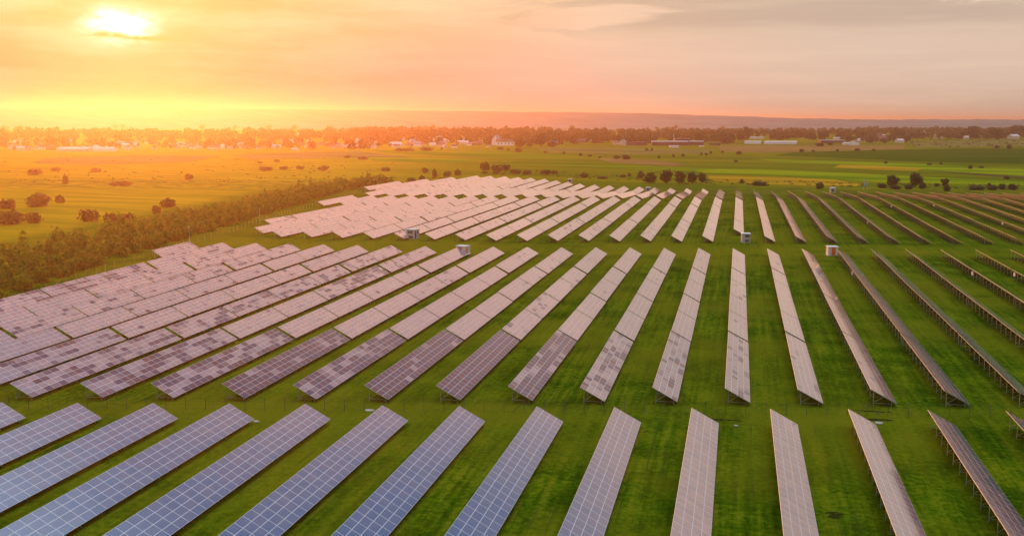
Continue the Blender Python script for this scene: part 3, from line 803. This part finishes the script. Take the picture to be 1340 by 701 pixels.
for px, pb, hh, ww, lab in ((636, 223, 12, 16, 'tall left bush of the brown row above the central panels'), (650, 224, 11, 16, 'middle bush of the brown row'), (662, 223.5, 10, 12, 'right bush of the brown row'),
        (634, 227, 4, 12, 'low bush below the brown row, left'), (650, 227.5, 4, 12, 'low bush below the brown row, centre'), (674, 227.5, 7, 17, 'dark low bush right of the brown row'), (690, 228, 7, 16, 'second dark low bush right of the brown row'),
        (716, 228, 6.5, 20, 'wide low bush above the panel sawtooth'), (569, 233, 13, 10, 'upright bush at the end of the hedge'), (586, 231, 9, 12, 'rounded bush right of the upright one'), (598, 230, 9, 12, 'bush at the right of the hedge end pair'),
        (538, 239, 8, 13, 'low bush beside the far-left panel corner'), (551, 238, 9, 11, 'pointed bush beside the far-left panel corner'), (556, 226, 7, 12, 'bush in the yellow meadow above the hedge end'),
        (505, 224, 6, 12, 'small bush in the yellow meadow'), (423, 223, 6, 15, 'small bush alone in the orange meadow'), (455, 207, 5, 10, 'bush on the field strip left of the village'), (476, 209, 5, 20, 'low bush strip below the village'),
        (818, 209, 8, 14, 'left half of the dark bush pair in the green field'), (807, 208, 6, 10, 'right half of the dark bush pair in the green field'), (967, 202, 5, 10, 'dark bush on the stubble edge'), (963, 212.5, 4, 6, 'small bush in the striped field'),
        (1049, 199, 5, 6, 'bush on the brown field boundary'), (1064, 198.5, 2.5, 5, 'tiny bush on the brown field boundary'), (1096, 198.5, 3.5, 6, 'second bush along the brown field boundary'), (1121, 198, 4, 8, 'third bush along the brown field boundary'), (1143, 197.5, 3, 6, 'fourth bush along the brown field boundary'),
        (1269, 221, 5, 8, 'dark bush on the right dark field edge'), (1284, 220, 3, 6, 'tiny bush right of the dark field bush'), (1318, 234.5, 4, 8, 'bush on the dark strip at right'),
        (1159, 214, 3, 6, 'small bush by the yellow strip'), (1231, 215.5, 3, 5, 'tiny bush on the dark field'), (1216, 216, 3, 6, 'tiny bush left on the dark field'), (1321, 195, 6, 7, 'dark bush at the top right field'), (1304, 194.5, 5, 8, 'bush left of the top right one'),
        (738, 201.5, 4, 5, 'small bush in the pale meadow'), (714, 200.5, 3, 6, 'low bush in the pale meadow'), (760, 204, 5, 6, 'bush above the stubble strip'), (772, 204.5, 3, 8, 'low bush above the stubble strip'), (785, 207, 3.5, 5, 'tiny bush by the stubble strip'),
        (846, 197.5, 4, 6, 'bush in front of the dark shed, left'), (853, 197.5, 4, 5, 'bush in front of the dark shed, right'), (862, 207, 4, 5, 'small bush in the striped green field'), (881, 206, 5, 4, 'upright bush in the striped green field'), (893, 205, 4, 6, 'round bush in the striped green field'),
        (918, 203.5, 5, 5, 'upright bush near the stubble field'), (924, 203.5, 4, 5, 'bush right of the upright one'), (930, 201.5, 4, 4, 'tiny bush near the stubble corner'), (945, 200.5, 4, 5, 'bush at the stubble corner'),
        (529, 198, 5, 29, 'long brown hedge below the village, left'), (560, 197.5, 5.5, 25, 'long brown hedge below the village, right'), (578, 196.5, 4, 4, 'small bush right of the village hedge'), (678, 199, 5.5, 10, 'brown bush below the white gabled house'), (655, 196, 4, 12, 'low bush before the white gabled house'), (665, 197.5, 4, 5, 'upright bush before the white gabled house')):
    px_tree(px, pb, hh, ww, lab, G2, M_LEAF2, 'bush')
for px, pb, hh, ww, lab in ((48, 270, 17, 40, 'large rounded bush in the orange meadow'), (79, 266, 11, 14, 'round bush right of the large meadow bush'), (10, 273, 14, 20, 'bush at the left frame edge in the orange meadow'),
        (14, 293, 20, 38, 'largest bush at the left frame edge'), (46, 292, 15, 20, 'bush right of the largest left-edge bush'), (115, 290, 17, 25, 'round dark bush above the hedge'), (144, 291, 15, 16, 'pointed bush above the hedge'), (166, 290, 13, 28, 'long low bush above the hedge'),
        (205, 281, 13, 14, 'bush touching the hedge top'), (222, 271, 12, 27, 'wide bush further along the hedge'), (43, 229, 8, 20, 'bush far up the orange meadow'), (86, 241, 12, 10, 'small upright bush in the orange meadow'), (158, 243, 7, 31, 'low wide bush in the orange meadow'),
        (246, 235, 8, 13, 'small bush alone in mid meadow'), (73, 224, 5, 15, 'low bush far up the meadow'), (125, 225, 6, 18, 'faint low bush far up the meadow'), (348, 223.5, 6, 22, 'bush row on the meadow rise, left'), (372, 222, 5, 12, 'bush row on the meadow rise, centre'), (392, 221.5, 5, 16, 'bush row on the meadow rise, right'),
        (425, 220.5, 5, 14, 'bush row on the meadow rise, far right'), (340, 214, 4, 10, 'tiny bush above the meadow bush row'), (362, 212, 3.5, 8, 'second tiny bush above the meadow bush row')):
    px_tree(px, pb, hh, ww, lab, G2, M_LEAF3, 'bush')

# the hedge along the left fence: one dense scrubby mass
def thicket():
    base = [(-60, 418), (0, 396), (60, 374), (120, 352), (180, 333), (240, 316), (300, 297), (350, 281), (400, 266), (440, 254), (480, 243.5), (522, 238.5)]
    P = [at(*q)[0] for q in base]; V = []
    for i in range(len(P)-1):
        a, c = P[i], P[i+1]; L = (c-a).length; d = (c-a).normalized(); nrm = Vector((-d.y, d.x, 0))
        if nrm.x > 0: nrm = -nrm
        wid = np.interp(i, [0, 3, 6, 8, 11], [34, 27, 22, 17, 10])
        n = int(L*wid/9.5)
        for _ in range(n):
            s, o = random.random(), random.random()
            q = a + d*(s*L) + nrm*(1.5+o*wid)
            h = random.uniform(3.0, 5.6)*(1.12 if o > .35 else .85)
            if random.random() < .12: h *= random.uniform(1.2, 1.7)
            r = random.uniform(1.2, 2.1)
            lob = [(0, 0, h*.42, r, r, h*.42), (random.uniform(-.9, .9), random.uniform(-.9, .9), h*.72, r*.6, r*.6, h*.28), (0, 0, h*.2, r*1.1, r*1.1, h*.22)]
            V.append(leaf_cloud(lob, 90, .42, random.randrange(10**6)) + np.array([q.x, q.y, T(q.x, q.y)]))
    o = link('thicket', np_mesh('thicket', np.concatenate(V), [M_HEDGE]))
    tag(o, 'dense scrubby hedge of young trees running along the left fence', 'hedge', None, 'stuff')
thicket()

# ------------------------------------------------------------------ the far village
ROOFS = [('red-brown', simple('roof_red_brown', (.20, .075, .045), .8)), ('grey', simple('roof_grey', (.22, .21, .20), .8)), ('pale', simple('roof_pale', (.50, .45, .40), .7)), ('dark', simple('roof_dark', (.07, .06, .06), .8))]
WALLS = [('white', simple('wall_white', (.80, .76, .70), .8)), ('cream', simple('wall_cream', (.62, .52, .38), .8)), ('brick', simple('wall_brick', (.30, .15, .09), .85))]
M_WIN = simple('window_glass', (.04, .045, .05), .2)
def house(p, L, D, H, RH, rz, wall, roof, label, group, windows=0, name='village_house', cat='house', chimney=True):
    e = bpy.data.objects.new(name, None); C.objects.link(e); e.location = p; e.rotation_euler.z = rz; tag(e, label, cat, group)
    b = MB(); b.box(-L/2, L/2, -D/2, D/2, -1., H)
    for s in (-1, 1): b.poly([(s*L/2, -s*D/2, H), (s*L/2, s*D/2, H), (s*L/2, 0, H+RH)])
    link('wall', b.mesh('wall', wall), e)
    b = MB(); o = .45; k = RH/(D/2); t_ = .22
    for s in (-1, 1):
        y1 = s*(D/2+o); z1 = H - o*k
        b.quad((-L/2-o, 0, H+RH+.03), (L/2+o, 0, H+RH+.03), (L/2+o, y1, z1+.03), (-L/2-o, y1, z1+.03))
        b.quad((-L/2-o, 0, H+RH+t_), (L/2+o, 0, H+RH+t_), (L/2+o, y1, z1+t_), (-L/2-o, y1, z1+t_))
        b.quad((-L/2-o, y1, z1+.03), (L/2+o, y1, z1+.03), (L/2+o, y1, z1+t_), (-L/2-o, y1, z1+t_))
        for xx in (-L/2-o, L/2+o): b.quad((xx, 0, H+RH+.03), (xx, y1, z1+.03), (xx, y1, z1+t_), (xx, 0, H+RH+t_))
    r_ = link('roof', b.mesh('roof', roof), e)
    if chimney:
        b = MB(); b.box(L*.2-.35, L*.2+.35, -.35, .35, H+RH-.6, H+RH+1.1); link('chimney', b.mesh('chimney', WALLS[2][1]), r_)
    for i in range(windows):
        x = -L/2 + L*(i+.5)/windows
        b = MB(); b.box(x-.7, x+.7, -D/2-.06, -D/2-.004, H*.35, H*.75); w_ = link('window', b.mesh('window', M_WIN), e)
        b = MB(); b.box(x-.8, x+.8, -D/2-.12, -D/2-.064, H*.35-.12, H*.35-.004); link('sill', b.mesh('sill', WALLS[0][1]), w_)
    return e
def px_house(px, py, wpx, hpx, rz, wi, ri, label, group, ratio=.7, **kw):
    p, d = at(px, py); k = d/F_PX; L = wpx*k; tot = hpx*k
    return house(p, L, max(6., L*ratio), tot*.58, tot*.42, -YAW + rz, WALLS[wi][1], ROOFS[ri][1], label, group, **kw)
GV = 'landmark buildings of the far village'
p, d = at(650, 190); k = d/F_PX
house(p, 13*k, 9*k, 7*k, 6*k, -YAW+R(70), WALLS[0][1], ROOFS[1][1], 'large white gabled house standing before the village trees', GV, 3)
p, d = at(661, 190.5); house(p, 22*k, 7*k, 5*k, 3*k, -YAW+R(4), WALLS[0][1], ROOFS[0][1], 'long white wing beside the large gabled house', GV, 5)
def shed(px, py, wpx, dpx, hpx, rz, wall, roof, label, win=0, cat='shed'):
    p, d = at(px, py); k = d/F_PX; Lx, Dx, H = wpx*k, dpx*k, hpx*k
    e = bpy.data.objects.new('long_shed', None); C.objects.link(e); e.location = p; e.rotation_euler.z = -YAW+rz; tag(e, label, cat, GV)
    b = MB(); b.box(-Lx/2, Lx/2, -Dx/2, Dx/2, -1, H); link('wall', b.mesh('wall', wall), e)
    b = MB(); n = 8; pts = [(-Dx/2-.5 + (Dx+1)*i/n, H + .05 + math.sin(math.pi*i/n)*Dx*.10) for i in range(n+1)]
    for (y0, z0), (y1, z1) in zip(pts[:-1], pts[1:]): b.quad((-Lx/2-.5, y0, z0), (Lx/2+.5, y0, z0), (Lx/2+.5, y1, z1), (-Lx/2-.5, y1, z1))
    for s in (-1, 1): b.poly([(s*(Lx/2+.5), y, z) for y, z in pts])
    b.quad((-Lx/2-.5, -Dx/2-.52, H-.5), (Lx/2+.5, -Dx/2-.52, H-.5), (Lx/2+.5, -Dx/2-.52, H+.05), (-Lx/2-.5, -Dx/2-.52, H+.05))
    link('roof', b.mesh('roof', roof), e)
    for i in range(win):
        x = -Lx/2 + Lx*(i+.5)/win
        b = MB(); b.box(x-Lx/win*.3, x+Lx/win*.3, -Dx/2-.12, -Dx/2-.004, H*.3, H*.75); link('window', b.mesh('window', M_WIN), e)
    return e
DK = simple('dark_cladding', (.05, .042, .050), .7); PLR = simple('pale_roof_sheet', (.62, .60, .57), .5); GLS = simple('greenhouse_film', (.82, .80, .76), .4)
shed(876, 190.5, 46, 6, 5.2, R(1), DK, PLR, 'long dark industrial hall with pale roof edge', 8)
shed(893, 189.5, 20, 8, 7.5, R(1), DK, ROOFS[3][1], 'taller dark block at right end of the hall')
shed(911, 190.2, 18, 5, 5.0, R(0), DK, PLR, 'short dark hall right of the taller block', 4)
shed(882, 193.3, 12, 3, 2.6, R(2), WALLS[0][1], PLR, 'low bright white building before the dark hall')
shed(918, 192.2, 6, 2, 1.6, 0, WALLS[0][1], PLR, 'tiny white shed before the short dark hall')
shed(935, 190, 14, 3, 2.6, R(-2), DK, ROOFS[3][1], 'low dark shed trailing right of the halls')
shed(833, 190.5, 26, 5, 4.2, R(3), DK, ROOFS[3][1], 'low dark barn left of the industrial hall')
shed(1021, 188.8, 40, 7, 3.2, R(3), GLS, GLS, 'long white greenhouse in the fields right of centre', 0, 'greenhouse')
shed(985, 188.3, 20, 6, 3.0, R(-6), GLS, GLS, 'shorter white greenhouse left of the long one', 0, 'greenhouse')
shed(990, 181.5, 17, 4, 1.8, R(0), GLS, PLR, 'white flat roofed hall behind the greenhouses')
shed(1099, 181.8, 15, 4, 1.6, R(0), GLS, PLR, 'white low hall at the wood edge right of centre')
shed(1088, 187, 30, 9, 3.0, R(4), DK, ROOFS[1][1], 'wide grey roofed farm building')
p, d = at(881.5, 189); k = d/F_PX; b = MB(); b.bar((0, 0, -.5), (0, 0, 13.5*k), .7, 10, 0, .45)
e = bpy.data.objects.new('chimney_stack', None); C.objects.link(e); e.location = p; tag(e, 'slim pale chimney stack rising above the dark hall', 'chimney'); link('shaft', b.mesh('shaft', WALLS[0][1]), e)
b = MB(); b.bar((0, 0, 13.5*k+.02), (0, 0, 13.5*k+.8), .62, 10); link('cap', b.mesh('cap', DK), e)
px_house(1118, 190, 12, 6.5, R(60), 0, 0, 'white gabled farmhouse at the brown field edge', GV, .8)
px_house(1107, 189.5, 8, 3, R(8), 0, 2, 'low white annex left of the white gabled farmhouse', GV)
px_house(1132, 181, 6, 5, R(50), 0, 1, 'small white gabled house among trees right of centre', GV)
px_house(1127, 185, 9, 3.6, R(10), 0, 2, 'low white house right of the gabled farmhouse', GV)
px_house(1153, 185, 11, 7, R(10), 2, 0, 'red roofed house among trees at right', GV)
px_house(1150, 178.5, 8, 4, R(30), 2, 0, 'small red roofed house in the trees', GV)
px_house(1177, 187, 9, 5, R(20), 1, 2, 'pale house at the right end of the brown field', GV)
px_house(1225, 177, 8, 4.5, R(30), 0, 2, 'white house in the trees of the upper right', GV)
px_house(1213, 178, 7, 4, R(-20), 1, 0, 'cream house left of the upper right white one', GV)
px_house(1326, 182, 11, 5.5, R(20), 1, 2, 'pale house at the right frame edge', GV)
px_house(1312, 177, 6, 4, R(20), 0, 1, 'small white house in the right edge trees', GV)
px_house(815, 190, 9, 7, R(50), 1, 1, 'cream gabled house left of the dark barn', GV)
px_house(778, 185.5, 9, 4.5, R(8), 0, 2, 'white house before the central trees', GV)
px_house(757, 187, 17, 5, R(4), 2, 3, 'long dark roofed house in the central trees', GV)
px_house(740, 182.5, 6, 4, R(40), 0, 1, 'small white gable in the central trees', GV)
px_house(806, 189, 7, 5, R(10), 1, 0, 'small cream house beside the cream gabled one', GV)
px_house(725, 190, 10, 6, R(15), 2, 3, 'dark brick house below the central trees', GV)
px_house(390, 186.5, 13, 4, R(2), 0, 2, 'bright white hall at the left part of the village', GV)
px_house(395, 177, 10, 3.5, R(2), 0, 2, 'white roofed hall high in the left village', GV)
px_house(386, 197, 8, 3, R(5), 0, 2, 'low white house at the village field edge', GV)
px_house(540, 190, 10, 8, R(55), 0, 1, 'white gabled house with grey roof in mid village', GV)
px_house(560, 185, 11, 5, R(50), 1, 0, 'cream gabled house with red roof in mid village', GV)
px_house(575, 183, 8, 5, R(60), 0, 1, 'white gabled house under the village wood', GV)
px_house(566, 191, 8, 4, R(5), 0, 2, 'small white house behind the village hedge', GV)
px_house(518, 192, 15, 6, R(20), 0, 2, 'wide white house left of the mid village gables', GV)
px_house(606, 189, 14, 5, R(6), 1, 2, 'long cream house right of mid village', GV)
px_house(624, 190, 12, 5, R(-8), 2, 0, 'brick house left of the large white gable', GV)
px_house(138, 198, 24, 5, R(2), 0, 2, 'long pale building low at the left village edge', GV)
px_house(100, 198, 36, 5, R(4), 1, 2, 'wide pale barn at the far left village edge', GV)
px_house(172, 193, 18, 5, R(2), 0, 2, 'long white building left of the village centre', GV)
gl = 'small houses scattered through the far village'
used = {}
g = random.Random(11)
for i in range(165):
    if i < 145: x = g.uniform(0, 640); y = g.uniform(184, 195.5) - (x > 480)*1.5 + (x < 300)*2
    else: x = g.uniform(1150, 1345); y = g.uniform(173.5, 182)
    wi = g.choice((0, 0, 1, 1, 2)); ri = g.choice((0, 0, 0, 1, 2)); wd = g.uniform(4.5, 8.5)*min(1.2, (y-166)/22); hp = wd*g.uniform(.5, .72)
    lab = 'small %s far-off village house with %s roof %s' % (WALLS[wi][0], ROOFS[ri][0], 'at right' if x > 1000 else 'left of the large white gable')
    px_house(x, y, wd, hp, g.uniform(-1.2, 1.2), wi, ri, lab, gl, g.uniform(.6, .85), chimney=False)

# village trees one can tell apart in outline: a layered belt
gt = 'trees standing among the far village houses'
g = random.Random(5)
def belt(n, x0, x1, y0, y1, h0, h1, where):
    for i in range(n):
        x = g.uniform(x0, x1); y = g.uniform(y0, y1); p, d = at(x, y); h = g.uniform(h0, h1)
        kind = 'poplar' if g.random() < .06 else 'belt'
        tree(p, h*(1.15 if kind == 'poplar' else 1), g.uniform(.9, 1.5), 'far-off %s %s' % ('slender village tree' if kind == 'poplar' else 'rounded village tree', where), gt + ', ' + where, M_LEAF2 if x < 800 else M_LEAF, kind, one=True)
belt(72, -10, 480, 181, 195, 10, 18, 'left of the village centre')
belt(52, 480, 720, 180, 189, 11, 19, 'around the village centre')
belt(50, 670, 960, 182.5, 188.5, 14, 22, 'behind the dark halls')
belt(34, 940, 1130, 179, 183, 12, 19, 'behind the greenhouses')
belt(24, 1100, 1190, 180, 187.5, 8, 14, 'around the white farmhouse')
belt(36, 1180, 1345, 176, 182.5, 12, 19, 'in the upper right')
for px, pb, hh, ww, lab in ((680, 193.5, 14, 18, 'large dark tree right of the white gabled house'), (693, 193, 11, 12, 'bushy tree right of the large dark one'), (708, 192.5, 21, 16, 'tallest tree in the central village belt'), (722, 192.5, 8, 18, 'low dark tree group end in the centre'),
        (977, 184, 18, 13, 'tall round tree left of the greenhouses'), (968, 184, 13, 12, 'round tree beside the tall one left of the greenhouses'), (1171, 181, 13, 13, 'tall round tree above the right fields'), (1073, 192, 6, 14, 'dark low tree before the grey farm building'), (1087, 190.5, 4, 8, 'small dark tree before the grey farm building'),
        (1270, 181, 14, 22, 'broad dark tree of the right belt'), (1305, 183, 15, 20, 'large dark tree at right edge belt'), (1332, 178, 14, 24, 'dark tree touching the right frame edge')):
    px_tree(px, pb, hh, ww, lab, 'large trees of the village belt', M_LEAF2 if px < 800 else M_LEAF)

def woods():
    V = []
    gg = random.Random(3)
    def put(n, x0, x1, y0, y1, h0, h1):
        for _ in range(n):
            x = gg.uniform(x0, x1); y = gg.uniform(y0, y1); p, d = at(x, y); h = gg.uniform(h0, h1); r = h*gg.uniform(.35, .5)
            V.append(leaf_cloud([(0, 0, h*.55, r, r, h*.45), (r*.5, 0, h*.7, r*.6, r*.6, h*.3), (-r*.5, r*.3, h*.6, r*.6, r*.6, h*.3)], 64, h*.115, gg.randrange(10**6)) + np.array(p))
    put(320, -40, 520, 175.5, 184, 12, 20); put(280, 460, 720, 174.5, 183, 13, 22); put(200, 660, 960, 176, 182, 13, 20)
    put(130, 940, 1130, 174.5, 178.5, 12, 18); put(230, 1120, 1400, 172, 178, 12, 19)
    put(160, -40, 1400, 167, 171, 12, 20)
    put(170, -40, 520, 181, 196, 6, 12); put(120, 470, 720, 181, 190, 6, 12); put(120, 660, 960, 182, 187, 9, 15); put(60, 1100, 1190, 181, 187, 6, 11); put(90, 1180, 1400, 177, 182.5, 8, 14)
    o = link('woods', np_mesh('woods', np.concatenate(V), [M_LEAF]))
    tag(o, 'hazy belt of woodland behind the far village', 'woods', None, 'stuff')
woods()
# rough scrub on the pale meadow at the upper right and behind the arrays
def scrub():
    V = []; gg = random.Random(21)
    for _ in range(120):
        x = gg.uniform(1190, 1400); y = gg.uniform(183.5, 193); p, d = at(x, y); h = gg.uniform(1.5, 4.5); r = h*gg.uniform(.7, 1.6)
        V.append(leaf_cloud([(0, 0, h*.4, r, r, h*.5)], 26, .5, gg.randrange(10**6)) + np.array(p))
    for _ in range(190):
        x = gg.uniform(560, 1400); y = np.interp(x, [560, 700, 900, 1400], [232, 227, 238, 247]) + gg.uniform(-3, 3); p, d = at(x, y); h = gg.uniform(.5, 1.6); r = h*gg.uniform(.8, 2.)
        V.append(leaf_cloud([(0, 0, h*.4, r, r, h*.5)], 18, .3, gg.randrange(10**6)) + np.array(p))
    for _ in range(150):
        x = gg.uniform(0, 520); y = gg.uniform(205, 240); p, d = at(x, y); h = gg.uniform(.5, 1.5); r = h*gg.uniform(.8, 2.)
        V.append(leaf_cloud([(0, 0, h*.4, r, r, h*.5)], 14, .35, gg.randrange(10**6)) + np.array(p))
    o = link('scrub_vegetation', np_mesh('scrub_vegetation', np.concatenate(V), [M_LEAF2]))
    tag(o, 'low scrub dotted over rough meadow beyond the panels', 'scrub', None, 'stuff')
scrub()

# ------------------------------------------------------------------ air
b = MB(); b.box(-17500, 17500, -4000, 18500, -12, 106)
hm = bpy.data.materials.new('warm_haze'); hm.use_nodes = True; t = NT(hm.node_tree)
o = t.n('ShaderNodeOutputMaterial'); v = t.n('ShaderNodeVolumePrincipled')
v.inputs['Color'].default_value = (.97, .70, .50, 1); v.inputs['Density'].default_value = HAZE_DENSITY; v.inputs['Anisotropy'].default_value = HAZE_G
t.l(v.outputs[0], o.inputs['Volume'])
tag(link('haze', b.mesh('haze', hm)), 'warm evening haze over the whole plain', 'haze', None, 'stuff')
